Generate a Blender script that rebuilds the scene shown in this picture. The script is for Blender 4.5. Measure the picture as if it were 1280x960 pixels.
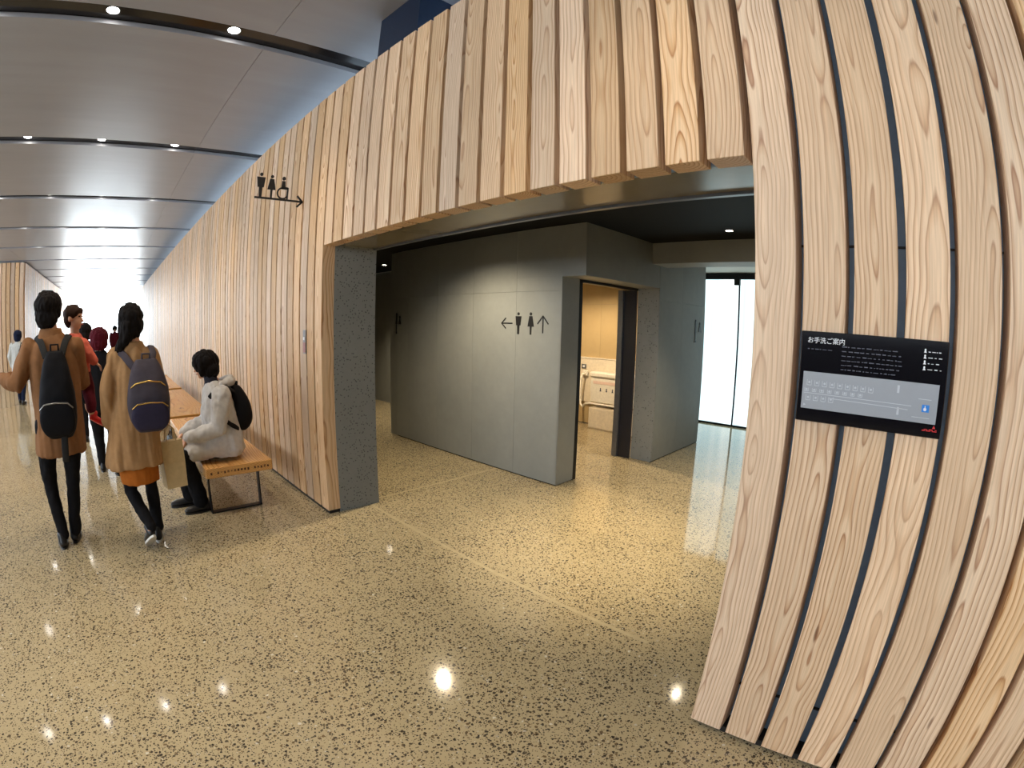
import bpy, bmesh, math, random
from mathutils import Vector, Matrix, noise
random.seed(7)
PI = math.pi
S = bpy.context.scene
COL = S.collection
for o in list(bpy.data.objects): bpy.data.objects.remove(o)

# ---------------------------------------------------------------- camera
# metres; slat faces of the long timber wall lie on y = 0, the hall is y < 0, its far end x = -34
CAM_H, CAM_D = 1.605, 1.6
cam = bpy.data.cameras.new('camera')
cam.type = 'PANO'
cam.sensor_fit = 'HORIZONTAL'
cam.sensor_width, cam.sensor_height = 36.0, 27.0
K = (0.0, 5.79083162e-02, 1.29044435e-05, -6.18407080e-06, 8.10853986e-08)   # lens: angle from axis vs. sensor radius in mm
tgt = cam if hasattr(cam, 'fisheye_polynomial_k0') else cam.cycles
tgt.panorama_type = 'FISHEYE_LENS_POLYNOMIAL'
tgt.fisheye_fov = math.radians(175)
for i, k in enumerate(K): setattr(tgt, 'fisheye_polynomial_k%d' % i, -k)
cam.clip_start, cam.clip_end = 0.02, 200
camo = bpy.data.objects.new('camera', cam); COL.objects.link(camo)
r_, u_, f_ = Vector((0.7168687, 0.6968481, 0.0224046)), Vector((-0.1032405, 0.0743165, 0.9918762)), Vector((-0.689522, 0.7133581, -0.1252181))
M = Matrix((r_, u_, -f_)).transposed().to_4x4(); M.translation = (0, -CAM_D, CAM_H)
camo.matrix_world = M
S.camera = camo

# ---------------------------------------------------------------- light level
vs = S.view_settings
vs.view_transform = 'Standard'; vs.look = 'None'; vs.gamma = 1; vs.use_curve_mapping = False
vs.exposure = 0.95
W = bpy.data.worlds.new('sky'); S.world = W; W.use_nodes = True
W.node_tree.nodes['Background'].inputs[0].default_value = (0.62, 0.78, 1.0, 1)
W.node_tree.nodes['Background'].inputs[1].default_value = 8.0
E_END, E_SOUTH, E_FROST = 7.0, 3.8, 1.0     # daylight in the glazing
P_HALL, P_IN, P_ROOM = 38.0, 100.0, 120.0                     # downlights (W)

# ---------------------------------------------------------------- materials
def srgb(r, g, b):
    f = lambda c: (c/255/12.92) if c/255 <= .04045 else ((c/255+.055)/1.055)**2.4
    return (f(r), f(g), f(b), 1)
class NT:
    def __init__(s, name):
        s.m = bpy.data.materials.new(name); s.m.use_nodes = True
        s.n = s.m.node_tree.nodes; s.l = s.m.node_tree.links
        s.b = s.n['Principled BSDF']
    def new(s, t, **kw):
        n = s.n.new(t)
        for k, v in kw.items():
            if k.startswith('i_'):
                k = k[2:]; n.inputs[int(k) if k.isdigit() else k.replace('_', ' ')].default_value = v
            else: setattr(n, k, v)
        return n
    def link(s, a, b): s.l.new(a, b)
    def math(s, op, a, b=None, c=None):
        n = s.n.new('ShaderNodeMath'); n.operation = op
        for i, v in enumerate((a, b, c)):
            if v is None: continue
            if isinstance(v, (int, float)): n.inputs[i].default_value = v
            else: s.l.new(v, n.inputs[i])
        return n.outputs[0]
    def ramp(s, fac, stops, interp='LINEAR'):
        n = s.n.new('ShaderNodeValToRGB'); n.color_ramp.interpolation = interp
        e = n.color_ramp.elements
        while len(e) < len(stops): e.new(0.5)
        for q, (p, c) in zip(e, stops): q.position = p; q.color = c
        s.l.new(fac, n.inputs[0]); return n.outputs[0]
    def mix(s, fac, a, b, typ='MIX'):
        n = s.n.new('ShaderNodeMix'); n.data_type = 'RGBA'; n.blend_type = typ
        for i, v in ((0, fac), (6, a), (7, b)):
            if isinstance(v, (int, float, tuple)): n.inputs[i].default_value = v
            else: s.l.new(v, n.inputs[i])
        return n.outputs[2]
    def coords(s, scale=(1, 1, 1), rand=False, kind='Object'):
        t = s.n.new('ShaderNodeTexCoord').outputs[kind]
        mp = s.n.new('ShaderNodeMapping'); mp.inputs['Scale'].default_value = scale
        s.l.new(t, mp.inputs[0])
        if rand:
            oi = s.n.new('ShaderNodeObjectInfo')
            cx = s.n.new('ShaderNodeCombineXYZ')
            for i, k in enumerate((17.3, 41.7, 93.1)):
                s.l.new(s.math('MULTIPLY', oi.outputs['Random'], k), cx.inputs[i])
            va = s.n.new('ShaderNodeVectorMath'); va.operation = 'ADD'
            s.l.new(mp.outputs[0], va.inputs[0]); s.l.new(cx.outputs[0], va.inputs[1])
            return va.outputs[0]
        return mp.outputs[0]
    def noise(s, vec, scale, detail=4, rough=.55, dist=0):
        n = s.new('ShaderNodeTexNoise', i_Scale=scale, i_Detail=detail, i_Roughness=rough, i_Distortion=dist)
        s.l.new(vec, n.inputs['Vector']); return n.outputs[0]
    def bump(s, h, strength=.3, dist=.01):
        n = s.new('ShaderNodeBump', i_Strength=strength, i_Distance=dist)
        s.l.new(h, n.inputs['Height']); s.l.new(n.outputs[0], s.b.inputs['Normal'])
    def set(s, **kw):
        for k, v in kw.items(): 
            i = s.b.inputs[k.replace('_', ' ')]
            if isinstance(v, (int, float, tuple)): i.default_value = v
            else: s.l.new(v, i)
        return s.m
MAT = {}
def plain(name, col, rough=.6, metal=0, spec=.5, noise_amt=.12, nscale=30):
    t = NT(name); v = t.coords(rand=True)
    n = t.noise(v, nscale)
    c2 = tuple(c*(1-noise_amt*2) for c in col[:3]) + (1,)
    MAT[name] = t.set(Base_Color=t.mix(n, c2, tuple(min(1, c*(1+noise_amt)) for c in col[:3])+(1,)), Roughness=rough, Metallic=metal, Specular_IOR_Level=spec)
    return MAT[name]
def emit(name, col, strength):
    t = NT(name); t.set(Base_Color=(.0, .0, .0, 1), Emission_Color=col, Emission_Strength=strength); MAT[name] = t.m; return t

def wood(name, light, mid, dark, rough=.5):
    t = NT(name)
    tc = t.n.new('ShaderNodeTexCoord').outputs['Object']
    sep = t.n.new('ShaderNodeSeparateXYZ'); t.link(tc, sep.inputs[0])
    oi = t.n.new('ShaderNodeObjectInfo').outputs['Random']
    rnd = lambda k: t.math('FRACT', t.math('MULTIPLY', oi, k))
    zoff = t.math('ADD', sep.outputs[2], t.math('MULTIPLY', oi, 57.0))
    # slow wander of the trunk axis along the board
    cx = t.n.new('ShaderNodeCombineXYZ'); t.link(t.math('MULTIPLY', zoff, .9), cx.inputs[2]); t.link(t.math('MULTIPLY', oi, 31.), cx.inputs[0])
    w = t.new('ShaderNodeTexNoise', i_Scale=1.0, i_Detail=2.5, i_Roughness=.55); t.link(cx.outputs[0], w.inputs['Vector'])
    ws = t.n.new('ShaderNodeSeparateColor'); t.link(w.outputs['Color'], ws.inputs[0])
    cy = t.n.new('ShaderNodeCombineXYZ')
    t.link(t.math('MULTIPLY', sep.outputs[0], 14), cy.inputs[0]); t.link(t.math('MULTIPLY', zoff, 1.6), cy.inputs[2]); t.link(t.math('MULTIPLY', sep.outputs[1], 14), cy.inputs[1])
    fine = t.new('ShaderNodeTexNoise', i_Scale=1.0, i_Detail=3, i_Roughness=.5); t.link(cy.outputs[0], fine.inputs['Vector'])
    x = t.math('SUBTRACT', sep.outputs[0], t.math('ADD', t.math('MULTIPLY', t.math('SUBTRACT', rnd(7.13), .5), .10), t.math('MULTIPLY', t.math('SUBTRACT', ws.outputs[0], .5), .12)))
    y = t.math('ADD', sep.outputs[1], t.math('ADD', t.math('MULTIPLY', rnd(3.77), .05), t.math('MULTIPLY', t.math('SUBTRACT', ws.outputs[1], .42), .26)))
    rr = t.math('SQRT', t.math('ADD', t.math('MULTIPLY', x, x), t.math('MULTIPLY', y, y)))
    rr = t.math('ADD', rr, t.math('MULTIPLY', t.math('SUBTRACT', fine.outputs[0], .5), .016))
    ring = t.math('FRACT', t.math('MULTIPLY', rr, t.math('ADD', 46, t.math('MULTIPLY', rnd(9.7), 40))))
    col = t.ramp(ring, [(0, light), (.40, light), (.76, mid), (.90, dark), (1, light)])
    soft = t.noise(t.coords((5, 5, .8), rand=True), 1.0, 2)
    col = t.mix(t.ramp(soft, [(.35, (.0, .0, .0, 1)), (.66, (.6, .6, .6, 1))]), col, t.mix(.35, light, mid))
    # fine fibres
    fb = t.coords((160, 160, 5), rand=True)
    fn = t.noise(fb, 1.0, 3)
    col = t.mix(.45, col, t.ramp(fn, [(.3, (.62, .55, .48, 1)), (.65, (1.06, 1.03, 1.0, 1))]), 'MULTIPLY')
    # small knots
    kv = t.n.new('ShaderNodeTexVoronoi'); kv.inputs['Scale'].default_value = 1.0
    kc = t.coords((7, 7, 1.3), rand=True); t.link(kc, kv.inputs['Vector'])
    kn = t.ramp(kv.outputs['Distance'], [(.0, (1, 1, 1, 1)), (.035, (.8, .8, .8, 1)), (.055, (0, 0, 0, 1))])
    col = t.mix(t.math('MULTIPLY', kn, .8), col, srgb(105, 62, 34))
    # board-to-board tone
    hs = t.n.new('ShaderNodeHueSaturation'); t.link(col, hs.inputs['Color'])
    t.link(t.math('ADD', .80, t.math('MULTIPLY', rnd(13.7), .34)), hs.inputs['Value'])
    t.link(t.math('ADD', .82, t.math('MULTIPLY', rnd(5.1), .3)), hs.inputs['Saturation'])
    t.bump(fn, .08, .002)
    MAT[name] = t.set(Base_Color=hs.outputs[0], Roughness=rough, Specular_IOR_Level=.35)
wood('cedar', srgb(228, 197, 160), srgb(206, 164, 120), srgb(164, 110, 68))
wood('bench_wood', srgb(222, 170, 100), srgb(200, 140, 70), srgb(160, 98, 45), .25)

def terrazzo():
    t = NT('terrazzo'); v = t.coords()
    big = t.noise(v, .9, 3); mid = t.noise(v, 5, 4)
    base = t.mix(big, srgb(172, 156, 122), srgb(190, 174, 140))
    base = t.mix(t.math('MULTIPLY', mid, .5), base, srgb(164, 148, 116))
    wob = t.n.new('ShaderNodeTexNoise'); wob.inputs['Scale'].default_value = 70; t.link(v, wob.inputs['Vector'])
    va = t.n.new('ShaderNodeVectorMath'); va.operation = 'SCALE'; va.inputs[3].default_value = .014; t.link(wob.outputs['Color'], va.inputs[0])
    vb = t.n.new('ShaderNodeVectorMath'); vb.operation = 'ADD'; t.link(v, vb.inputs[0]); t.link(va.outputs[0], vb.inputs[1])
    dens = t.noise(v, 2.2, 2)
    for sc, th, rnd_amt in ((58, .35, .35), (104, .37, .28), (32, .11, .28)):
        vo = t.n.new('ShaderNodeTexVoronoi'); vo.inputs['Scale'].default_value = sc; t.link(vb.outputs[0], vo.inputs['Vector'])
        cs = t.n.new('ShaderNodeSeparateColor'); t.link(vo.outputs['Color'], cs.inputs[0])
        lim = t.math('ADD', th-.30, t.math('ADD', t.math('MULTIPLY', cs.outputs[0], rnd_amt), t.math('MULTIPLY', dens, .20)))
        mask = t.math('MULTIPLY', t.math('SUBTRACT', lim, vo.outputs['Distance']), 16)
        n = t.n.new('ShaderNodeClamp'); t.link(mask, n.inputs[0])
        stone = t.ramp(cs.outputs[1], [(0, srgb(58, 52, 46)), (.55, srgb(82, 74, 62)), (.8, srgb(104, 88, 66)), (.93, srgb(120, 100, 72)), (1, srgb(215, 208, 190))])
        base = t.mix(n.outputs[0], base, stone)
    MAT['terrazzo'] = t.set(Base_Color=base, Roughness=t.ramp(mid, [(0, (.05,)*3+(1,)), (1, (.11,)*3+(1,))]), Specular_IOR_Level=.6)
terrazzo()

def concrete(name, a, b, rough=.55, pits=0, sc=1.0, bumpy=.06):
    t = NT(name); v = t.coords(rand=True)
    n1 = t.noise(v, 1.4*sc, 6, .6, .4); n2 = t.noise(v, 11*sc, 5, .6)
    col = t.mix(n1, a, b); col = t.mix(t.math('MULTIPLY', n2, .35), col, tuple(c*.72 for c in a[:3])+(1,))
    vo = t.n.new('ShaderNodeTexVoronoi'); vo.inputs['Scale'].default_value = 48 if pits else 9; t.link(v, vo.inputs['Vector'])
    cs = t.n.new('ShaderNodeSeparateColor'); t.link(vo.outputs['Color'], cs.inputs[0])
    if pits:
        lim = t.math('SUBTRACT', t.math('MULTIPLY', cs.outputs[0], .62), .22)
    else:
        lim = t.math('SUBTRACT', t.math('MULTIPLY', cs.outputs[0], .5), .42)
    m = t.math('MULTIPLY', t.math('SUBTRACT', lim, vo.outputs['Distance']), 18)
    cl = t.n.new('ShaderNodeClamp'); t.link(m, cl.inputs[0])
    col = t.mix(t.math('MULTIPLY', cl.outputs[0], .8), col, tuple(c*.3 for c in a[:3])+(1,))
    h = t.math('SUBTRACT', n2, t.math('MULTIPLY', cl.outputs[0], .8 if pits else .2))
    t.bump(h, .5 if pits else bumpy, .006)
    MAT[name] = t.set(Base_Color=col, Roughness=rough, Specular_IOR_Level=.4)
concrete('concrete', srgb(132, 135, 132), srgb(162, 163, 158), bumpy=.1)
concrete('concrete_rough', srgb(128, 128, 124), srgb(150, 150, 144), .8, pits=1)
concrete('concrete_dark', srgb(88, 90, 92), srgb(106, 108, 108), .8, pits=1)
concrete('soffit_concrete', srgb(118, 108, 88), srgb(138, 128, 106), .2)
concrete('tan_wall', srgb(176, 150, 106), srgb(190, 166, 122), .6)
concrete('far_wall', srgb(190, 180, 165), srgb(205, 196, 182), .6)

def ceiling_mat():
    t = NT('ceiling_panel'); v = t.coords((.5, .25, 1), rand=True)
    n1 = t.noise(v, 2.2, 6, .6, .6); n2 = t.noise(t.coords((3, .35, 1), rand=True), 2.0, 4)
    col = t.mix(n1, srgb(142, 143, 148), srgb(168, 169, 174)); col = t.mix(t.math('MULTIPLY', n2, .5), col, srgb(126, 124, 126))
    MAT['ceiling_panel'] = t.set(Base_Color=col, Roughness=t.ramp(n1, [(0, (.28,)*3+(1,)), (1, (.38,)*3+(1,))]), Metallic=.0, Specular_IOR_Level=.45)
ceiling_mat()
plain('channel_black', srgb(34, 30, 30), .18, .2)
plain('black_ceiling', srgb(15, 14, 13), .7, spec=.2)
plain('backing', srgb(112, 134, 156), .45)
plain('plinth_black', srgb(18, 18, 18), .6)
plain('black_metal', srgb(26, 26, 28), .4, .4)
plain('dark_door', srgb(32, 32, 42), .35)
plain('grey_metal', srgb(120, 122, 128), .35, .6)
plain('navy_steel', srgb(30, 44, 66), .3, .3)
plain('picto_black', srgb(22, 22, 24), .5)
plain('white_ring', srgb(150, 150, 150), .4, .5)
plain('cream', srgb(226, 212, 188), .35)
plain('white_plastic', srgb(232, 224, 208), .3)
plain('sign_black', srgb(14, 13, 18), .08, noise_amt=.02)
plain('sign_grey', srgb(150, 154, 160), .3, noise_amt=.02)
plain('print_white', srgb(226, 228, 232), .5, noise_amt=.0)
plain('print_dim', srgb(74, 76, 88), .5, noise_amt=.0)
plain('print_pale', srgb(186, 190, 196), .5, noise_amt=.0)
plain('print_blue', srgb(24, 120, 205), .5, noise_amt=.0)
plain('print_red', srgb(200, 30, 30), .5, noise_amt=.0)
plain('print_brown', srgb(96, 52, 24), .6, noise_amt=.0)
plain('joint', srgb(186, 170, 136), .25)
plain('skin', srgb(214, 160, 128), .5, noise_amt=.04)
plain('hair', srgb(20, 16, 15), .7, spec=.12)
plain('hair_brown', srgb(52, 34, 26), .7, spec=.12)
plain('camel', srgb(136, 96, 64), .85, spec=.12)
plain('camel_light', srgb(168, 130, 90), .85, spec=.12)
plain('black_cloth', srgb(22, 22, 25), .8, spec=.12)
plain('rust', srgb(170, 96, 34), .8, spec=.12)
plain('shoe_black', srgb(20, 20, 22), .35)
plain('shoe_white', srgb(220, 218, 212), .5)
plain('jacket_grey', srgb(212, 209, 206), .7, spec=.12)
plain('scarf', srgb(60, 62, 74), .8, spec=.12)
plain('pack_black', srgb(20, 20, 24), .6, spec=.12)
plain('pack_strap', srgb(44, 44, 44), .8, spec=.12)
plain('pack_grey', srgb(74, 68, 76), .6, spec=.12)
plain('pack_purple', srgb(50, 46, 66), .55, spec=.12)
plain('zip_gold', srgb(196, 160, 90), .25, .9)
plain('zip_silver', srgb(150, 150, 150), .3, .9)
plain('pink', srgb(222, 112, 92), .8, spec=.12)
plain('red', srgb(206, 30, 30), .5)
plain('paper', srgb(206, 180, 132), .7)
plain('pouch', srgb(92, 104, 114), .6)
plain('dark_red', srgb(86, 22, 34), .8, spec=.12)
plain('navy', srgb(28, 36, 60), .8, spec=.12)
plain('white_coat', srgb(214, 212, 204), .8, spec=.12)
plain('eye', srgb(18, 14, 12), .2, noise_amt=0)
plain('lip', srgb(176, 92, 84), .5, noise_amt=0)
emit('lens', (1, .86, .68, 1), 22)
emit('lens_dim', (1, .86, .68, 1), 1.2)
emit('lens_cool', (1, .95, .88, 1), 26)
def glow(name, a, b, strength, scale):
    t = emit(name, a, strength); v = t.coords(scale)
    n = t.noise(v, 1.0, 2)
    t.link(t.ramp(n, [(.35, a), (.65, b)]), t.b.inputs['Emission Color'])
    t.set(Roughness=.15)
glow('daylight_end', (.78, .90, 1, 1), (.88, .96, 1, 1), E_END, (.3, .3, .3))
glow('daylight_south', (.74, .86, 1, 1), (.9, .95, 1, 1), E_SOUTH, (.2, .2, .2))
t_ = NT('clear_glass'); tr_ = t_.n.new('ShaderNodeBsdfTransparent'); gl_ = t_.n.new('ShaderNodeBsdfGlossy'); gl_.inputs['Roughness'].default_value = .02
mx_ = t_.n.new('ShaderNodeMixShader'); mx_.inputs[0].default_value = .08; t_.link(tr_.outputs[0], mx_.inputs[1]); t_.link(gl_.outputs[0], mx_.inputs[2]); t_.link(mx_.outputs[0], t_.n['Material Output'].inputs[0]); MAT['clear_glass'] = t_.m
glow('frosted', (.42, .66, .72, 1), (.86, 1.0, 1.0, 1), E_FROST, (3.2, 1, .12))

# ---------------------------------------------------------------- helpers
def link(o, parent=None):
    COL.objects.link(o)
    if parent is not None: o.parent = parent
    return o
def obj(name, bm, mat, parent=None, smooth=False):
    me = bpy.data.meshes.new(name)
    bmesh.ops.recalc_face_normals(bm, faces=bm.faces)
    bm.to_mesh(me); bm.free()
    if mat: me.materials.append(MAT[mat])
    if smooth:
        for p in me.polygons: p.use_smooth = True
    return link(bpy.data.objects.new(name, me), parent)
def tag(o, label=None, cat=None, group=None, kind=None):
    if label: o['label'] = label
    if cat: o['category'] = cat
    if group: o['group'] = group
    if kind: o['kind'] = kind
    return o
def struct(o): o['kind'] = 'structure'; return o
def empty(name, loc=(0, 0, 0), rz=0, parent=None):
    o = bpy.data.objects.new(name, None); o.location = loc; o.rotation_euler = (0, 0, rz); o.empty_display_size = .1
    return link(o, parent)
def box(bm, x0, x1, y0, y1, z0, z1, bev=0):
    r = bmesh.ops.create_cube(bm, size=1)
    for v in r['verts']:
        v.co = Vector((x0+(v.co.x+.5)*(x1-x0), y0+(v.co.y+.5)*(y1-y0), z0+(v.co.z+.5)*(z1-z0)))
    if bev:
        es = list({e for v in r['verts'] for e in v.link_edges})
        bmesh.ops.bevel(bm, geom=es, offset=bev, segments=1, affect='EDGES')
    return bm
def bx(name, x0, x1, y0, y1, z0, z1, mat, parent=None, bev=0):
    """box object with its origin at its base centre"""
    cx, cy = (x0+x1)/2, (y0+y1)/2
    bm = bmesh.new(); box(bm, x0-cx, x1-cx, y0-cy, y1-cy, 0, z1-z0, bev)
    o = obj(name, bm, mat, parent); o.location = (cx, cy, z0)
    return o
def prism(bm, pts, d, axis='y', off=0):
    """extrude a 2-D outline (u, z) along an axis"""
    def p3(u, w, t): return (u, t, w) if axis == 'y' else (t, u, w)
    a = [bm.verts.new(p3(u, w, off)) for u, w in pts]; b = [bm.verts.new(p3(u, w, off+d)) for u, w in pts]
    bm.faces.new(a); bm.faces.new(b[::-1])
    for i in range(len(a)):
        j = (i+1) % len(a); bm.faces.new((a[i], a[j], b[j], b[i]))
    return bm
def disc(u, w, r, n=20, a0=0, a1=2*PI): return [(u+r*math.cos(a0+(a1-a0)*i/n), w+r*math.sin(a0+(a1-a0)*i/n)) for i in range(n)]
def rings(bm, rs):
    vs_ = [[bm.verts.new(p) for p in r] for r in rs]
    n = len(rs[0])
    for a, b in zip(vs_, vs_[1:]):
        for i in range(n): bm.faces.new((a[i], a[(i+1) % n], b[(i+1) % n], b[i]))
    bm.faces.new(vs_[0][::-1]); bm.faces.new(vs_[-1])
    return bm
def loft(bm, secs, n=28, p=2.0):
    """secs: (z, cx, cy, rx, ry); superellipse sections"""
    rs = []
    for z, cx, cy, rx, ry in secs:
        r = []
        for i in range(n):
            a = 2*PI*i/n; c, s = math.cos(a), math.sin(a)
            r.append((cx+rx*math.copysign(abs(c)**(2/p), c), cy+ry*math.copysign(abs(s)**(2/p), s), z))
        rs.append(r)
    return rings(bm, rs)
def tube(bm, pts, rad, n=12, flat=1.0, up=None):
    pts = [Vector(p) for p in pts]
    if isinstance(rad, (int, float)): rad = [rad]*len(pts)
    rs = []; prev = None
    for i, p in enumerate(pts):
        t = (pts[min(i+1, len(pts)-1)]-pts[max(i-1, 0)]).normalized()
        if prev is None:
            a = Vector(up) if up else (Vector((0, 0, 1)) if abs(t.z) < .9 else Vector((0, 1, 0)))
        else: a = prev
        s = t.cross(a).normalized(); a = s.cross(t).normalized(); prev = a
        def ring(c, r): return [c+(s*math.cos(2*PI*k/n)+a*math.sin(2*PI*k/n)*flat)*r for k in range(n)]
        if i == 0:
            for q in (80, 50, 25): rs.append(ring(p-t*rad[i]*math.sin(math.radians(q))*min(1, flat*1.2), rad[i]*math.cos(math.radians(q))))
        rs.append(ring(p, rad[i]))
        if i == len(pts)-1:
            for q in (25, 50, 80): rs.append(ring(p+t*rad[i]*math.sin(math.radians(q))*min(1, flat*1.2), rad[i]*math.cos(math.radians(q))))
    return rings(bm, rs)
def ell(bm, c, r, rot=None, u=18, v=12):
    m = Matrix.Translation(c)
    if rot is not None: m = m @ rot.to_4x4()
    m = m @ Matrix.Diagonal((*r, 1))
    bmesh.ops.create_uvsphere(bm, u_segments=u, v_segments=v, radius=1, matrix=m)
    return bm
def solid(name, bm, mat, parent, vox=.008, sm=4, wr=0, wf=(9, 9, 3), seed=0):
    """fuse overlapping closed shells into one continuous smooth surface"""
    me = bpy.data.meshes.new('tmp'); bmesh.ops.recalc_face_normals(bm, faces=bm.faces); bm.to_mesh(me); bm.free()
    o = bpy.data.objects.new('tmp', me); COL.objects.link(o)
    r = o.modifiers.new('r', 'REMESH'); r.mode = 'VOXEL'; r.voxel_size = vox
    if sm:
        s = o.modifiers.new('s', 'SMOOTH'); s.iterations = sm; s.factor = .5
    dg = bpy.context.evaluated_depsgraph_get()
    m2 = bpy.data.meshes.new_from_object(o.evaluated_get(dg)); m2.name = name
    bpy.data.objects.remove(o); bpy.data.meshes.remove(me)
    if wr:
        nr = [v.normal.copy() for v in m2.vertices]
        for v, n_ in zip(m2.vertices, nr):
            q = Vector((v.co.x*wf[0]+seed*3.1, v.co.y*wf[1]+seed, v.co.z*wf[2]))
            v.co += n_*wr*(noise.noise(q)+.5*noise.noise(q*2.3))
    for p in m2.polygons: p.use_smooth = True
    m2.materials.clear(); m2.materials.append(MAT[mat])
    return link(bpy.data.objects.new(name, m2), parent)
def text_mesh(name, s, size, mat, parent, loc, rot, ext=.0006, align='LEFT'):
    cu = bpy.data.curves.new(name, 'FONT'); cu.body = s; cu.size = size; cu.extrude = ext; cu.align_x = align
    o = bpy.data.objects.new('t', cu); COL.objects.link(o)
    dg = bpy.context.evaluated_depsgraph_get()
    me = bpy.data.meshes.new_from_object(o.evaluated_get(dg)); me.name = name
    bpy.data.objects.remove(o); me.materials.clear(); me.materials.append(MAT[mat])
    q = link(bpy.data.objects.new(name, me), parent); q.location = loc; q.rotation_euler = rot
    return q

# ================================================================ THE SETTING
ZC = 3.9                    # hall ceiling
ZS = 3.54                   # slat tops
LX, RX = -3.651, -0.466     # the opening in the timber wall
END = -34.6
struct(bx('floor', -36, 8, -9.2, 7.2, -.12, 0, 'terrazzo'))
struct(bx('trim_1', LX, RX-.45, .40, .425, 0, .0012, 'joint'))
struct(bx('trim_2', -3.76, -3.735, .5, 2.06, 0, .0012, 'joint'))

# --- hall ceiling: metal panels between dark light channels
ceil = struct(bx('ceiling', -36, 8, -9.2, 1.7, ZC+.08, ZC+.2, 'black_ceiling'))
PX0, PP, CW = -3.76, 3.018, .262
strip_x = [PX0-PP*k for k in range(-4, 11)]
for xk in strip_x:
    if xk > 8: continue
    c = bx('light_channel', xk-CW/2-.02, xk+CW/2+.02, -9.2, 1.6, ZC+.045, ZC+.07, 'channel_black', ceil)
    c.matrix_parent_inverse = ceil.matrix_world.inverted() if False else Matrix.Translation(ceil.location).inverted()
    a, b = xk-PP+CW/2, xk-CW/2
    for y0, y1 in ((-9.2, -4.9), (-4.896, -.612), (-.608, 1.6)):
        q = bx('ceiling_panel', a, b, y0, y1, ZC, ZC+.04, 'ceiling_panel', ceil)
        q.matrix_parent_inverse = Matrix.Translation(ceil.location).inverted()

# --- the long timber wall with the restroom opening
wall = struct(bx('wall_right', END, LX-.15, .126, .5, 0, 3.5, 'concrete_dark'))
WI = Matrix.Translation(wall.location).inverted()
def wpart(name, *a, **k):
    o = bx(name, *a, parent=wall, **k); o.matrix_parent_inverse = WI; return o
wpart('jamb_column', LX-.15, LX, .112, .5, 0, 2.215, 'concrete_rough')
wpart('lintel', LX-.15, RX, .126, .5, 2.215, 3.5, 'soffit_concrete')
wpart('lintel_edge', LX, RX, .47, .50, 2.20, 2.215, 'grey_metal')
wpart('end_pier', RX+.02, 6, .126, .5, 0, 3.5, 'concrete_dark')
wpart('backing_board', END, LX-.15, .112, .126, .03, 3.5, 'backing')
wpart('backing_board', LX-.15, RX+.02, .112, .126, 2.215, 3.5, 'backing')
wpart('backing_board', RX+.02, 6, .112, .126, .03, 3.5, 'backing')
wpart('plinth', END, LX-.01, .012, .112, 0, .03, 'plinth_black')
wpart('plinth', RX+.02, 6, .03, .112, 0, .03, 'plinth_black')
for z in (.22, 1.9):
    wpart('rail', RX+.02, 6, .100, .112, z, z+.006, 'plinth_black')
SW, ST = .1375, .112
def slat_mesh(h):
    bm = bmesh.new(); box(bm, -SW/2, SW/2, -ST/2, ST/2, 0, h, .002)
    me = bpy.data.meshes.new('slat'); bm.to_mesh(me); bm.free(); me.materials.append(MAT['cedar']); return me
M_FULL, M_LINT = slat_mesh(ZS-.03), slat_mesh(ZS-2.2023)
def slat(x, y, z, me, parent, inv, rz=0):
    o = bpy.data.objects.new('slat', me); link(o, parent); o.location = (x, y, z); o.rotation_euler = (0, 0, rz); o.matrix_parent_inverse = inv
for k in range(26): slat(RX+SW/2+.1638*k, ST/2, .03, M_FULL, wall, WI)
P2 = .16615
for k in range(1, 20): slat(RX+SW/2-P2*k, ST/2, 2.2023, M_LINT, wall, WI)
x = LX-SW/2
while x > END:
    slat(x, ST/2+random.uniform(0, .003), .03, M_FULL, wall, WI); x -= P2
# dark steel downstand above the slats
struct(bx('trim_3', -3.0, -2.50, .02, .93, ZS, ZC-.002, 'navy_steel'))

# --- timber-clad block on the other side of the hall, far away
wl = struct(bx('wall_left', END, -19.0, -9.2, -4.95, 0, ZC-.02, 'far_wall'))
WL = Matrix.Translation(wl.location).inverted()
M_FAR = slat_mesh(ZC-.08)
x = -19.0-SW/2
while x > END: slat(x, -4.95+ST/2, .03, M_FAR, wl, WL); x -= P2
y = -4.95
while y > -7.5: slat(-19.0+ST/2, y, .03, M_FAR, wl, WL, PI/2); y -= P2

# --- far end of the hall: header and bright glazing
struct(bx('wall_back', END-.3, END, .5, 7.2, 0, ZC, 'far_wall'))
def window(name, x0, x1, y0, y1, z0, z1, glassmat, nm, fr=.06, mat='black_metal'):
    r = struct(empty(name, ((x0+x1)/2, (y0+y1)/2, z0)))
    inv = Matrix.Translation(r.location).inverted()
    alongx = (x1-x0) > (y1-y0)
    L = (x1-x0) if alongx else (y1-y0)
    def part(nm_, a, b, za, zb, m, t=0):
        if alongx: o = bx(nm_, x0+a, x0+b, y0-t, y1+t, za, zb, m, r)
        else: o = bx(nm_, x0-t, x1+t, y0+a, y0+b, za, zb, m, r)
        o.matrix_parent_inverse = inv
    step = L/nm
    for i in range(nm): part('pane', i*step+.012, (i+1)*step-.012, z0+.03, z1-fr*.5, glassmat)
    for i in range(nm+1): part('mullion', max(0, i*step-.012), min(L, i*step+.012), z0+.03, z1-fr, mat, .012)
    part('top_rail', 0, L, z1-fr, z1, mat, .02); part('bottom_rail', 0, L, z0, z0+.03, mat, .02)
    return r
w1 = window('window_1', END-.2, END-.16, -4.95, .5, 0, ZC-.01, 'daylight_end', 5, .03, 'grey_metal')
o = bx('transom', END-.22, END-.14, -4.95, .5, 3.0, 3.06, 'grey_metal', w1); o.matrix_parent_inverse = Matrix.Translation(w1.location).inverted()
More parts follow.
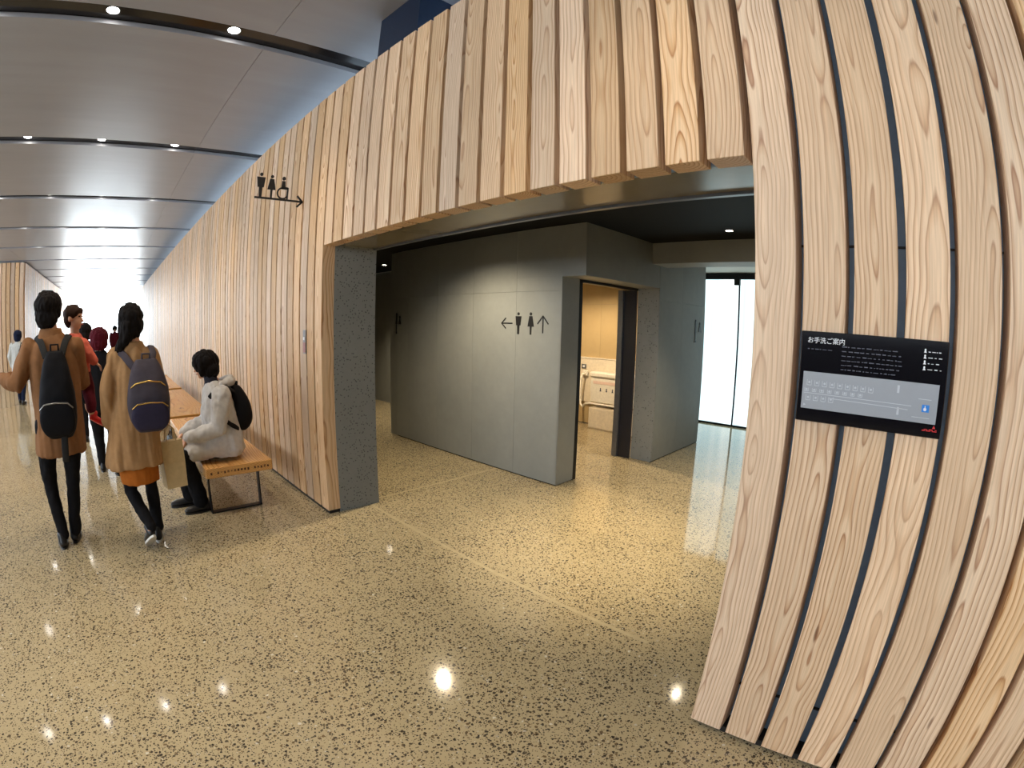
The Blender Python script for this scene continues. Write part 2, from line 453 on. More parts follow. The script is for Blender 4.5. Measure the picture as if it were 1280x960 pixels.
wf_ = window('window_front_offscreen', -18.9, 8, -9.2, -9.14, 1.85, ZC-.05, 'daylight_south', 18)
for ch in list(wf_.children):
    if ch.name.startswith('pane'): bpy.data.objects.remove(ch)
o = bx('window_front_pane_offscreen', -18.88, 7.98, -9.19, -9.15, 1.89, ZC-.08, 'daylight_south', wf_); o.matrix_parent_inverse = Matrix.Translation(wf_.location).inverted()
struct(bx('wall_front', -18.9, 8, -9.2, -9.1, 0, 1.85, 'concrete_dark'))
window('window_added_clerestory', -34, 7, 1.55, 1.59, 2.75, ZC-.02, 'clear_glass', 24)  # added clerestory, unseen behind the slat tops, letting sky light onto the ceiling edge
struct(bx('wall_rear', 7.8, 8, -9.2, 7.2, 0, ZC, 'concrete'))

# --- restroom block behind the timber wall
ci = struct(bx('ceiling_inner', -12, 3, .5, 3.34, 2.55, 2.62, 'black_ceiling'))
struct(bx('ceiling_lobby', -12, 3, 3.72, 6.5, 2.58, 2.64, 'far_wall'))
struct(bx('trim_4', -2.63, 3, 3.34, 3.72, 2.315, 2.60, 'concrete'))
roof = struct(bx('roof', END, 7.8, .5, 6.6, 2.66, 2.74, 'concrete'))
struct(bx('wall_side', 2.6, 2.8, .5, 6.5, 0, 2.55, 'concrete'))
struct(bx('wall_corridor', -12, -5.95, 3.45, 3.6, 0, 2.55, 'concrete'))
struct(bx('wall_far_corridor', -12.2, -12, .5, 3.6, 0, 2.6, 'concrete'))
wi = struct(bx('wall_inner', -5.77, -2.92, 2.075, 2.33, 0, 2.55, 'concrete'))
IV = Matrix.Translation(wi.location).inverted()
def ipart(name, *a, **k):
    o = bx(name, *a, parent=wi, **k); o.matrix_parent_inverse = IV; return o
G = .0009
xs = [-5.77, -5.477, -4.834, -4.171, -3.50, -2.91]
for a, b in zip(xs, xs[1:]):
    ipart('concrete_panel', a+G, b-G, 2.06, 2.075, .012, 1.92-G, 'concrete')
for a, b in zip(xs, xs[1:-1]+[-2.63]):
    ipart('concrete_panel', a+G, b-G if b > -2.64 else b-G, 2.06, 2.075, 1.92+G if b < -3 else 2.055, 2.55, 'concrete')
ipart('concrete_panel', -3.50+G, -2.91, 2.0601, 2.0749, 1.92+G, 2.055, 'concrete')
ipart('end_panel', -2.92, -2.905, 2.06, 2.335, .012, 2.055, 'concrete')
ipart('header', -2.92, -2.645, 2.075, 3.53, 2.055, 2.55, 'concrete')
ys = [2.0601, 2.75, 3.53]
for a, b in zip(ys, ys[1:]): ipart('concrete_panel', -2.645, -2.63, a, b-G, 2.057, 2.55, 'concrete')
ipart('end_block', -2.92, -2.645, 3.54, 4.94, 0, 2.55, 'concrete')
ipart('rough_panel', -2.92, -2.632, 3.53, 3.54, .012, 2.055, 'concrete_rough')
ys = [3.535, 4.18, 4.84, 4.95]
for a, b in zip(ys, ys[1:]):
    ipart('concrete_panel', -2.645, -2.63, a+G, b-G, .012, 1.92-G, 'concrete'); ipart('concrete_panel', -2.645, -2.63, a+G, b-G, 1.92+G, 2.55, 'concrete')
ipart('shadow_joint', -5.765, -2.915, 2.066, 2.075, 0, .012, 'plinth_black'); ipart('shadow_joint', -2.645, -2.636, 3.54, 4.94, 0, .012, 'plinth_black')
ipart('left_return', -5.95, -5.77, 2.075, 3.45, 0, 2.55, 'concrete')
# accessible room behind the sliding door
wr_ = struct(bx('wall_room', -6, -2.92, 4.885, 4.99, 0, 2.55, 'concrete_dark'))
for a, b in ((-5.9, -5.03), (-5.03, -4.34), (-4.34, -3.65), (-3.65, -2.92)):
    for z0, z1 in ((.012, 1.93), (1.93, 2.55)):
        o = bx('wall_panel', a+G, b-G, 4.87, 4.885, z0+G, z1-G, 'tan_wall', wr_); o.matrix_parent_inverse = Matrix.Translation(wr_.location).inverted()
struct(bx('wall_room_side', -6.0, -5.9, 3.6, 4.87, 0, 2.55, 'tan_wall'))
struct(bx('ceiling_room', -5.9, -2.92, 2.4, 4.87, 2.5, 2.56, 'cream'))
d = struct(empty('door_1', (-2.95, 2.95, 0))); DI = Matrix.Translation(d.location).inverted()
for nm, a in (('jamb', (-2.975, -2.912, 2.336, 2.40, 0, 2.05, 'black_metal')), ('head_rail', (-2.975, -2.912, 2.34, 3.53, 2.025, 2.053, 'black_metal')),
              ('door_leaf', (-3.09, -2.925, 3.50, 3.528, 0, 2.03, 'dark_door')), ('door_stile', (-3.16, -3.092, 3.47, 3.52, 0, 2.03, 'grey_metal'))):
    o = bx(nm, *a[:6], a[6], d); o.matrix_parent_inverse = DI
# frosted glazing at the back of the lobby
wz = window('window_3', -3.81, -1.43, 6.48, 6.50, 0, 2.56, 'frosted', 1, .09, 'black_metal')
for ch in list(wz.children):
    if ch.name.startswith('pane') or ch.name.startswith('mullion'): bpy.data.objects.remove(ch)
WZ = Matrix.Translation(wz.location).inverted()
ex = [-3.81, -2.62, -1.43]
for a, b in zip(ex, ex[1:]):
    o = bx('pane', a+.012, b-.012, 6.485, 6.495, .03, 2.47, 'frosted', wz); o.matrix_parent_inverse = WZ
    o = bx('mullion', b-.013, b+.013, 6.465, 6.50, .03, 2.47, 'navy_steel', wz); o.matrix_parent_inverse = WZ
o = bx('door_closer', -2.70, -2.60, 6.42, 6.48, 2.37, 2.50, 'black_metal', wz); o.matrix_parent_inverse = WZ
struct(bx('wall_north', -12, 3, 6.5, 6.6, 0, 2.75, 'concrete'))

# ================================================================ LIGHTS THAT THE PLACE HAS
def in_frame(p):
    v = (Vector(p)-camo.matrix_world.translation).normalized()
    th = math.acos(max(-1, min(1, v.dot(f_)))); r = th/K[1]
    for _ in range(30): r -= (sum(K[n]*r**n for n in range(5))-th)/sum(n*K[n]*r**(n-1) for n in range(1, 5))
    a, b = v.dot(r_), v.dot(u_); h = math.hypot(a, b)
    return abs(r*a/h) <= 18 and abs(r*b/h) <= 13.5
OFF = [0]
def downlight(x, y, z, r, lens, label, group, power, col, angle=95, blend=.7, lamp=True):
    bm = bmesh.new()
    n = 24; rs = []
    for rr, zz in ((r*1.02, 0), (r*1.16, 0), (r*1.16, -.006), (r*1.02, -.004)):
        rs.append([bm.verts.new((rr*math.cos(2*PI*i/n), rr*math.sin(2*PI*i/n), zz)) for i in range(n)])
    for a, b in zip(rs, rs[1:]+rs[:1]):
        for i in range(n): bm.faces.new((a[i], a[(i+1) % n], b[(i+1) % n], b[i]))
    off = not in_frame((x, y, z)); OFF[0] += off
    nm = lambda b: '%s_%d_offscreen' % (b, OFF[0]) if off else b
    root = obj(nm('downlight'), bm, 'white_ring'); root.location = (x, y, z)
    tag(root, label, 'ceiling light', group)
    bm = bmesh.new(); bmesh.ops.create_circle(bm, cap_ends=True, segments=24, radius=r)
    bmesh.ops.extrude_face_region(bm, geom=bm.faces[:])
    for i, v in enumerate(bm.verts): v.co.z = -.002 if i < 24 else -.0005
    obj(nm('lens'), bm, lens, root)
    if lamp:
        L = bpy.data.lights.new('spot', 'SPOT'); L.energy = power; L.color = col; L.spot_size = math.radians(angle); L.spot_blend = blend; L.shadow_soft_size = r*.7
        lo = bpy.data.objects.new(nm('downlight_lamp'), L); link(lo, root); lo.location = (0, 0, -.02)
    return root
ORD = 'first second third fourth fifth sixth seventh eighth ninth'.split()
for k in range(0, 9):
    for j in range(0, 4):
        yy = -.917-1.0*j
        near = k < 6
        downlight(PX0-PP*k, yy, ZC+.045, .05, 'lens_cool', '%s downlight from the timber wall in the %s ceiling channel beyond the navy steel box' % (ORD[j], ORD[k]), 'downlights in the hall ceiling channels', P_HALL, (1, .86, .66), lamp=near)
for k, lab in ((1, 'above the restroom opening'),):
    for j in range(0, 4):
        downlight(PX0+PP*k, -.917-1.0*j, ZC+.045, .05, 'lens_cool', '%s downlight from the timber wall in the ceiling channel %s' % (ORD[j], lab), 'downlights in the hall ceiling channels', P_HALL, (1, .86, .66))
for i, (x, y) in enumerate(((-3.75, 1.23), (-1.56, 2.88), (-1.75, 1.25), (-7.2, 2.7))):
    lab = ['round downlight in the black ceiling in front of the concrete wall with direction pictograms', 'round downlight in the black ceiling near the concrete beam',
           'round downlight in the black ceiling just inside the timber lintel', 'round downlight in the black ceiling over the corridor past the concrete wall'][i]
    downlight(x, y, 2.549, .034, 'lens_dim' if i == 2 else 'lens', lab, 'downlights in the black restroom ceiling', P_IN*(1.5 if i == 2 else 1), (1, .83, .57), (145, 105, 60, 105)[i], 1.0)
downlight(-4.2, 3.6, 2.499, .05, 'lens', 'round downlight in the cream ceiling of the small room with changing table', 'room light', P_ROOM, (1, .80, .54), 150, .5)

# ================================================================ SIGNS
def man_outline(u, z, h):
    w = h*.18
    return [disc(u, z+h*.93, h*.07, 14), [(u-w, z+h*.82), (u+w, z+h*.82), (u+w*.72, z+h*.40), (u-w*.72, z+h*.40)], [(u-w*.38, z+h*.41), (u+w*.38, z+h*.41), (u+w*.30, z), (u-w*.30, z)]]
def woman_outline(u, z, h):
    w = h*.16
    return [disc(u, z+h*.93, h*.07, 14), [(u-w*.55, z+h*.83), (u+w*.55, z+h*.83), (u+w*1.15, z+h*.36), (u-w*1.15, z+h*.36)], [(u-w*.30, z+h*.37), (u+w*.30, z+h*.37), (u+w*.26, z), (u-w*.26, z)]]
def outline_obj(name, polys, d, mat, parent, axis='y', off=0):
    bm = bmesh.new()
    for p in polys: prism(bm, p, d, axis, off)
    return obj(name, bm, mat, parent)
def bar(u0, z0, u1, z1, t):
    a = Vector((u0, z0)); b = Vector((u1, z1)); n = (b-a).normalized(); n = Vector((-n.y, n.x))*t/2
    return [tuple(a+n), tuple(b+n), tuple(b-n), tuple(a-n)]
# blade sign sticking out of the timber wall
s = tag(empty('restroom_blade_sign', (-4.15, 0, 2.66)), 'black cut-out man, woman and wheelchair sign on an arrow bar, projecting from the slats', 'sign')
outline_obj('arrow_bar', [bar(-.45, 0, -.005, 0, .016), bar(-.005, 0, -.055, .05, .016), bar(-.005, 0, -.055, -.05, .016)], .012, 'picto_black', s, 'x', -.006)
outline_obj('man_pictogram', man_outline(-.40, .006, .215), .008, 'picto_black', s, 'x', -.004)
outline_obj('woman_pictogram', woman_outline(-.30, .006, .205), .008, 'picto_black', s, 'x', -.004)
bm = bmesh.new()
N = 24
for i in range(N-5):
    a0, a1 = math.radians(60)+2*PI*i/N, math.radians(60)+2*PI*(i+1)/N
    prism(bm, [(-.195+.055*math.cos(a0), .058+.055*math.sin(a0)), (-.195+.055*math.cos(a1), .058+.055*math.sin(a1)), (-.195+.041*math.cos(a1), .058+.041*math.sin(a1)), (-.195+.041*math.cos(a0), .058+.041*math.sin(a0))], .008, 'x', -.004)
prism(bm, [(-.212, .095), (-.145, .095), (-.145, .115), (-.172, .118), (-.176, .17), (-.205, .17)], .008, 'x', -.004)
prism(bm, bar(-.148, .112, -.150, .008, .014), .008, 'x', -.004)
prism(bm, disc(-.19, .192, .017, 14), .008, 'x', -.004)
obj('wheelchair_pictogram', bm, 'picto_black', s)
# flat pictograms on the concrete wall
s = tag(empty('direction_pictograms', (-3.40, 2.06, 1.485)), 'row of black pictograms, left arrow, man, woman and up arrow, on the concrete wall', 'sign')
o_ = -.004
outline_obj('left_arrow', [bar(-.31, .11, -.15, .11, .012), bar(-.31, .11, -.245, .165, .012), bar(-.31, .11, -.245, .055, .012)], .004, 'picto_black', s, 'y', o_)
outline_obj('man_pictogram', man_outline(-.065, .0, .225), .004, 'picto_black', s, 'y', o_)
outline_obj('woman_pictogram', woman_outline(.105, .0, .225), .004, 'picto_black', s, 'y', o_)
outline_obj('up_arrow', [bar(.265, .02, .265, .185, .012), bar(.265, .19, .195, .11, .012), bar(.265, .19, .335, .11, .012)], .004, 'picto_black', s, 'y', o_)
# small blade signs
s = tag(empty('restroom_marker', (-5.762, 2.06, 1.44)), 'small black pictogram marker on the concrete wall end beside the dark corridor', 'sign')
outline_obj('man_pictogram', [disc(.02, .0, .014, 12), bar(.02, .01, .02, .12, .012), [(.0, .12), (.04, .12), (.034, .27), (.006, .27)]], .006, 'picto_black', s, 'y', -.02)
outline_obj('woman_pictogram', [[(.07, .12), (.13, .12), (.105, .20), (.095, .20)], disc(.10, .215, .016, 12)], .006, 'picto_black', s, 'y', -.02)
s = tag(empty('restroom_marker', (-2.63, 4.62, 1.43)), 'small dark pictogram marker on the concrete wall end beside the frosted glass', 'sign')
outline_obj('man_pictogram', [[(-.025, -.005), (.035, -.005), (.03, .022), (-.02, .022)], bar(.005, .02, .005, .12, .018), [(-.015, .12), (.03, .12), (.022, .27), (-.005, .27)], disc(.008, .285, .016, 12)], .006, 'picto_black', s, 'x', 0)
outline_obj('woman_pictogram', [[(.11, .135), (.21, .135), (.185, .22), (.14, .22)], disc(.162, .245, .024, 12)], .006, 'picto_black', s, 'x', 0)
# small metal plate between slats
s = tag(empty('wall_plate', (-3.985, -.004, 1.33)), 'narrow metal plate with a pinkish lower half set into the timber slats', 'plate')
o = bx('plate', -.03, .03, -.008, .006, 0, .20, 'zip_silver', s); o = bx('label', -.024, .024, -.011, -.008, .01, .095, 'print_pale', s); MAT['plate_pink'] = plain('plate_pink', srgb(170, 120, 118), .5); o.data.materials[0] = MAT['plate_pink']
bx('button', -.016, .016, -.013, -.008, .115, .14, 'print_white', s)

# restroom guide panel on the slats
s = tag(empty('restroom_guide_panel', (-.067, 0, 1.345)), 'black glass restroom guide panel with grey floor map, mounted on the timber slats', 'sign')
SX0, SX1, SH = -.231, .231, .276
bx('board', SX0, SX1, -.022, -.001, 0, SH, 'sign_black', s, .002)
scr = bx('map_screen', SX0+.014, SX1-.020, -.0235, -.022, .040, .153, 'sign_grey', s)
RX90 = (PI/2, 0, 0)
fy = -.0238
text_mesh('title', 'お手洗ご案内', .020, 'print_white', s, (SX0+.020, fy, SH-.034), RX90)
def dashes(name, rows, mat, parent, seed, h=.0028):
    rr = random.Random(seed); bm = bmesh.new()
    for (x0, x1, z) in rows:
        x = x0
        while x < x1:
            w = rr.uniform(.004, .016); 
            if x+w > x1: break
            box(bm, x, x+w, fy, fy+.001, z, z+h*rr.uniform(.6, 1.1)); x += w+rr.uniform(.002, .008)
    return obj(name, bm, mat, parent)
dashes('subtitle_lines', [(SX0+.022, SX0+.11, SH-.055)], 'print_dim', s, 1)
dashes('notice_lines', [(-.10, .09, SH-.042-.0135*i) for i in range(6)], 'print_dim', s, 2)
dashes('legend_lines', [(.168, .212, SH-.034-.0165*i) for i in range(4)], 'print_white', s, 3, .0022)
bm = bmesh.new()
for i in range(4):
    z = SH-.036-.0165*i
    prism(bm, disc(.158, z+.0085, .0030, 10), .001, 'y', fy); prism(bm, [(.1535, z), (.1625, z), (.160, z+.006), (.156, z+.006)], .001, 'y', fy)
obj('legend_icons', bm, 'print_white', s)
fy2 = -.0245
bm = bmesh.new()
def cell(x, z, w=.014, h=.016): 
    for a in (bar(x, z, x+w, z, .0016), bar(x, z, x, z+h, .0016), bar(x+w, z, x+w, z+h, .0016)): prism(bm, a, .001, 'y', fy2)
    prism(bm, disc(x+w/2, z+h*.55, .0035, 8), .001, 'y', fy2)
for i in range(9): cell(SX0+.028+i*.0245, .112-.0004*i)
for i in range(8): cell(SX0+.022+i*.0245, .093, .012, .010)
for i in range(4): cell(SX0+.028+i*.0245, .066)
prism(bm, bar(SX0+.02, .088, .13, .085, .0018), .001, 'y', fy2); prism(bm, bar(SX0+.10, .078, .12, .073, .0018), .001, 'y', fy2)
for x, z in ((.085, .118), (.090, .055)): prism(bm, bar(x, z, x, z+.022, .007), .001, 'y', fy2)
prism(bm, bar(.135, .055, .19, .055, .0016), .001, 'y', fy2); prism(bm, bar(.15, .108, .19, .108, .0016), .001, 'y', fy2)
prism(bm, [(SX0+.022, .048), (SX0+.030, .051), (SX0+.022, .055)], .001, 'y', fy2)
obj('map_lines', bm, 'print_pale', s)
bm = bmesh.new(); prism(bm, [(.163, .072), (.186, .072), (.186, .093), (.163, .093)], .001, 'y', fy2); ic = obj('blue_map_icon', bm, 'print_blue', s)
bm = bmesh.new(); prism(bm, disc(.173, .080, .005, 12), .0005, 'y', fy2-.0006); prism(bm, bar(.173, .083, .173, .090, .003), .0005, 'y', fy2-.0006); obj('wheelchair_mark', bm, 'print_white', ic)
bm = bmesh.new(); prism(bm, [(.203, .028), (.213, .028), (.208, .037)], .001, 'y', fy); obj('red_arrow', bm, 'print_red', s)
dashes('red_line', [(.172, .222, .019), (.178, .222, .0225)], 'print_red', s, 9, .003)

# ================================================================ CHANGING TABLE ROOM
bx_ = lambda nm, a, m, p: bx(nm, *a, m, p)
s = tag(empty('wainscot_panel', (-4.4, 4.87, .37)), 'cream wall panel behind the changing table in the small room', 'panel')
o = bx('board', -1.2, 1.1, -.05, -.001, 0, .70, 'cream', s); bx('ledge', -1.2, 1.1, -.06, -.001, .70, .712, 'white_plastic', s)
s = tag(empty('changing_table', (-3.89, 4.805, .40)), 'white fold-down changing table mounted on the cream panel', 'changing table')
bm = bmesh.new(); box(bm, -.46, .5, -.16, 0, 0, .40, .02); obj('body', bm, 'white_plastic', s)
bm = bmesh.new(); box(bm, -.47, .51, -.18, 0, .40, .48, .02); obj('lid', bm, 'white_plastic', s)
bm = bmesh.new(); box(bm, -.40, .4, -.163, -.16, .30, .345); obj('pink_label', bm, 'pink', s); bpy.data.objects['pink_label'].data.materials[0] = plain('label_pink', srgb(226, 196, 180), .5)
for i in range(5):
    bm = bmesh.new(); prism(bm, disc(-.26+.11*i, .232, .011, 10), .003, 'y', -.163); prism(bm, [(-.276+.11*i, .19), (-.244+.11*i, .19), (-.254+.11*i, .222), (-.266+.11*i, .222)], .003, 'y', -.163); obj('instruction_icon', bm, 'print_dim', s)
s = tag(empty('low_cabinet', (-3.775, 4.73, 0)), 'plain cream low cabinet under the changing table', 'cabinet')
bm = bmesh.new(); box(bm, -.55, .55, -.13, .13, .0, .33, .006); obj('body', bm, 'cream', s)
bm = bmesh.new(); box(bm, -.54, .54, -.136, -.13, .02, .32, .002); obj('front_panel', bm, 'cream', s)
s = tag(empty('grab_bar', (-4.55, 4.80, .35)), 'white bent grab bar fixed beside the changing table', 'grab bar')
bm = bmesh.new(); tube(bm, [(0, .0, .47), (0, -.10, .46), (0, -.13, .40), (0, -.13, .10), (.02, -.14, .0), (.09, -.18, -.03), (.16, -.21, .03), (.24, -.21, .045), (.9, -.21, .045)], .016, 10); obj('bar', bm, 'white_plastic', s, True)
bm = bmesh.new(); box(bm, -.05, .05, -.02, 0, .44, .52, .006); obj('mount', bm, 'white_plastic', s)
s = tag(empty('wall_switch', (-4.60, 4.819, .90)), 'small grey switch plate above the grab bar', 'switch')
bm = bmesh.new(); box(bm, -.045, .045, -.012, 0, 0, .07, .003); obj('plate', bm, 'grey_metal', s)
bm = bmesh.new(); box(bm, -.02, .02, -.016, -.012, .02, .05, .002); obj('rocker', bm, 'print_white', s)

# ================================================================ BENCHES
def bench(x1, L, label, marks):
    r = tag(empty('bench', (x1-L/2, -.625, 0)), label, 'bench', 'wooden benches along the timber wall')
    bm = bmesh.new(); box(bm, -L/2, L/2, -.30, .30, .345, .435, .006); t = obj('seat_board', bm, 'bench_wood', r)
    # run the grain along the bench
    t.data.transform(Matrix.Rotation(PI/2, 4, 'Y')); t.rotation_euler = (0, -PI/2, 0)
    for sx in (-1, 1):
        bm = bmesh.new(); X = sx*(L/2-.14)
        box(bm, X-.03, X+.03, -.27, -.258, 0, .345); box(bm, X-.03, X+.03, .19, .202, 0, .345); box(bm, X-.03, X+.03, -.258, .19, 0, .012); box(bm, X-.03, X+.03, -.258, .19, .333, .345)
        obj('leg_frame', bm, 'black_metal', r)
    if marks:
        rr = random.Random(4); y = -.26
        while y < .25:
            bm = bmesh.new()
            h = rr.uniform(.012, .026)
            for q in range(3):
                if rr.random() < .6: box(bm, L/2-.001, L/2+.0012, y+q*.006, y+q*.006+.004, .388-h/2, .388+h/2)
            box(bm, L/2-.001, L/2+.0012, y, y+.016, .386+rr.uniform(-.012, .006), .386+rr.uniform(.007, .012))
            obj('stamped_mark', bm, 'print_brown', r)
            y += .03 if rr.random() < .8 else .06
    return r
bench(-4.08, 2.45, 'wooden slab bench on black steel frames under the seated person, along the timber wall', True)
bench(-6.70, 2.75, 'wooden slab bench just beyond the seated person, along the timber wall', False)
bench(-9.70, 2.75, 'farther wooden slab bench, third along the timber wall', False)

# ================================================================ PEOPLE
def hand(bm, wrist, d, nrm, side=1, curl=.5, sc=1.0):
    """palm, four fingers and a thumb; d = direction of fingers, nrm = palm normal (towards the grip)"""
    w = Vector(wrist); d = Vector(d).normalized(); n = Vector(nrm); n = (n-d*n.dot(d)).normalized(); s = d.cross(n)*side
    L = .09*sc
    for k in (-1, 0, 1): tube(bm, [w, w+d*L*.5+s*.016*k*sc, w+d*L+s*.024*k*sc], [.021*sc, .016*sc, .013*sc], 10)
    for k, (o, fl) in enumerate(((-.033, .064), (-.011, .076), (.011, .072), (.033, .056))):
        p = w+d*L+s*o*sc; dd = d.copy(); pts = [p-d*.02*sc, p]
        for seg in (.42, .33, .25):
            dd = (dd+n*curl*.8).normalized(); p = p+dd*fl*sc*seg; pts.append(p)
        tube(bm, pts, [.0095*sc, .0095*sc, .009*sc, .0082*sc, .007*sc], 8)
    p = w+d*.025*sc-s*.024*sc
    tube(bm, [p, p+d*.03*sc-s*.026*sc+n*.012*sc, p+d*.058*sc-s*.030*sc+n*.028*sc], [.013*sc, .011*sc, .0085*sc], 8)
def head(bm, c, yaw=0, sc=1.0, pitch=0):
    R = Matrix.Rotation(yaw, 3, 'Z') @ Matrix.Rotation(pitch, 3, 'X'); c = Vector(c)
    P = lambda x, y, z: c+R @ Vector((x, y, z))*sc
    ell(bm, P(0, -.005, .025), (.073*sc, .092*sc, .088*sc), R); ell(bm, P(0, .022, -.04), (.058*sc, .066*sc, .068*sc), R)
    ell(bm, P(0, .052, -.088), (.028*sc, .026*sc, .022*sc), R)
    tube(bm, [P(0, .084, .01), P(0, .098, -.022), P(0, .104, -.034)], [.008*sc, .011*sc, .013*sc], 8)
    ell(bm, P(0, .080, .028), (.05*sc, .014*sc, .012*sc), R); ell(bm, P(0, .084, -.062), (.022*sc, .012*sc, .008*sc), R)
    for q in (-1, 1): ell(bm, P(.074*q, -.008, -.012), (.010*sc, .020*sc, .031*sc), R)
    return P
def face_bits(P, root, sc=1.0):
    for q in (-1, 1):
        bm = bmesh.new(); ell(bm, P(.031*q, .082, .008), (.013*sc, .008*sc, .007*sc), None, 10, 8); obj('eye', bm, 'eye', root, True)
    bm = bmesh.new(); ell(bm, P(0, .092, -.064), (.020*sc, .006*sc, .006*sc), None, 10, 8); obj('mouth', bm, 'lip', root, True)
def shoe(name, ankle, fwd, root, mat='shoe_black', sole='shoe_black', pitch=0, sc=1.0):
    """ankle = point above the heel at sole height 0"""
    f = Vector(fwd).normalized(); yaw = math.atan2(f.y, f.x)-PI/2
    R = Matrix.Rotation(yaw, 3, 'Z') @ Matrix.Rotation(pitch, 3, 'X')
    o = Vector(ankle); P = lambda x, y, z: o+R @ Vector((x, y, z))*sc
    bm = bmesh.new()
    tube(bm, [P(0, -.035, .045), P(0, .05, .045), P(0, .13, .036), P(0, .175, .030)], [.036*sc, .038*sc, .038*sc, .028*sc], 12)
    tube(bm, [P(0, -.03, .05), P(0, -.01, .10)], [.036*sc, .038*sc], 12)
    for p in [v for v in bm.verts]:
        q = R.inverted() @ (p.co-o)
        if q.z < .012*sc: p.co = o+R @ Vector((q.x, q.y, .012*sc))
    s_ = solid(name, bm, mat, root, .007, 3)
    bm = bmesh.new(); rs = []
    for z in (0, .016):
        rs.append([P(x*.042, y, z) for x, y in [(math.cos(a)*(.92 if math.sin(a) < 0 else 1.05), .065+.135*math.sin(a)) for a in [2*PI*i/24 for i in range(24)]]])
    rings(bm, rs); obj('sole', bm, sole, s_)
    return s_
def backpack(name, label, loc, rz, w, h, d, mats, pocket=True, straps=(), taper=.7):
    r = tag(empty(name, loc, rz), label, 'backpack')
    bm = bmesh.new(); secs = []
    for i in range(13):
        t = i/12; z = h*t
        k = math.sin(PI*min(1, max(.0, (t+.06)/1.12)))**.35
        ww = w*((1-t)*1.0+t*taper)*k; dd = d*(1.0-.35*t)*k
        secs.append((z, 0, -dd*.45, ww/2, dd/2))
    loft(bm, secs, 28, 3.0); body = solid('body', bm, mats[0], r, .009, 4, .006, (8, 8, 6), 2)
    if pocket:
        bm = bmesh.new(); loft(bm, [(h*.06+h*.38*t, 0, -d*.93, w*.40*(math.sin(PI*(t*.86+.07))**.3), d*.16*(math.sin(PI*(t*.86+.07))**.4)) for t in [i/8 for i in range(9)]], 24, 3.0)
        pk = solid('pocket', bm, mats[1], r, .009, 3)
        bm = bmesh.new(); tube(bm, [(-w*.36, -d*1.00, h*.37), (-w*.26, -d*1.07, h*.425), (0, -d*1.10, h*.44), (w*.26, -d*1.07, h*.425), (w*.36, -d*1.00, h*.37)], .005, 8); obj('zip', bm, mats[2], pk, True)
    bm = bmesh.new(); tube(bm, [(-.03, -d*.2, h*.97), (-.028, -d*.25, h*1.07), (.028, -d*.25, h*1.07), (.03, -d*.2, h*.97)], .008, 8); obj('top_handle', bm, mats[0], r, True)
    for pts in straps:
        bm = bmesh.new(); tube(bm, pts, .026, 12, .28, up=(0, -1, 0)); obj('strap', bm, mats[3] if len(mats) > 3 else mats[0], r, True)
    return r
def sleeve(bm, a, b, c, r): tube(bm, [a, (Vector(a)+Vector(b))/2, b, (Vector(b)+Vector(c))/2, c], r, 14)

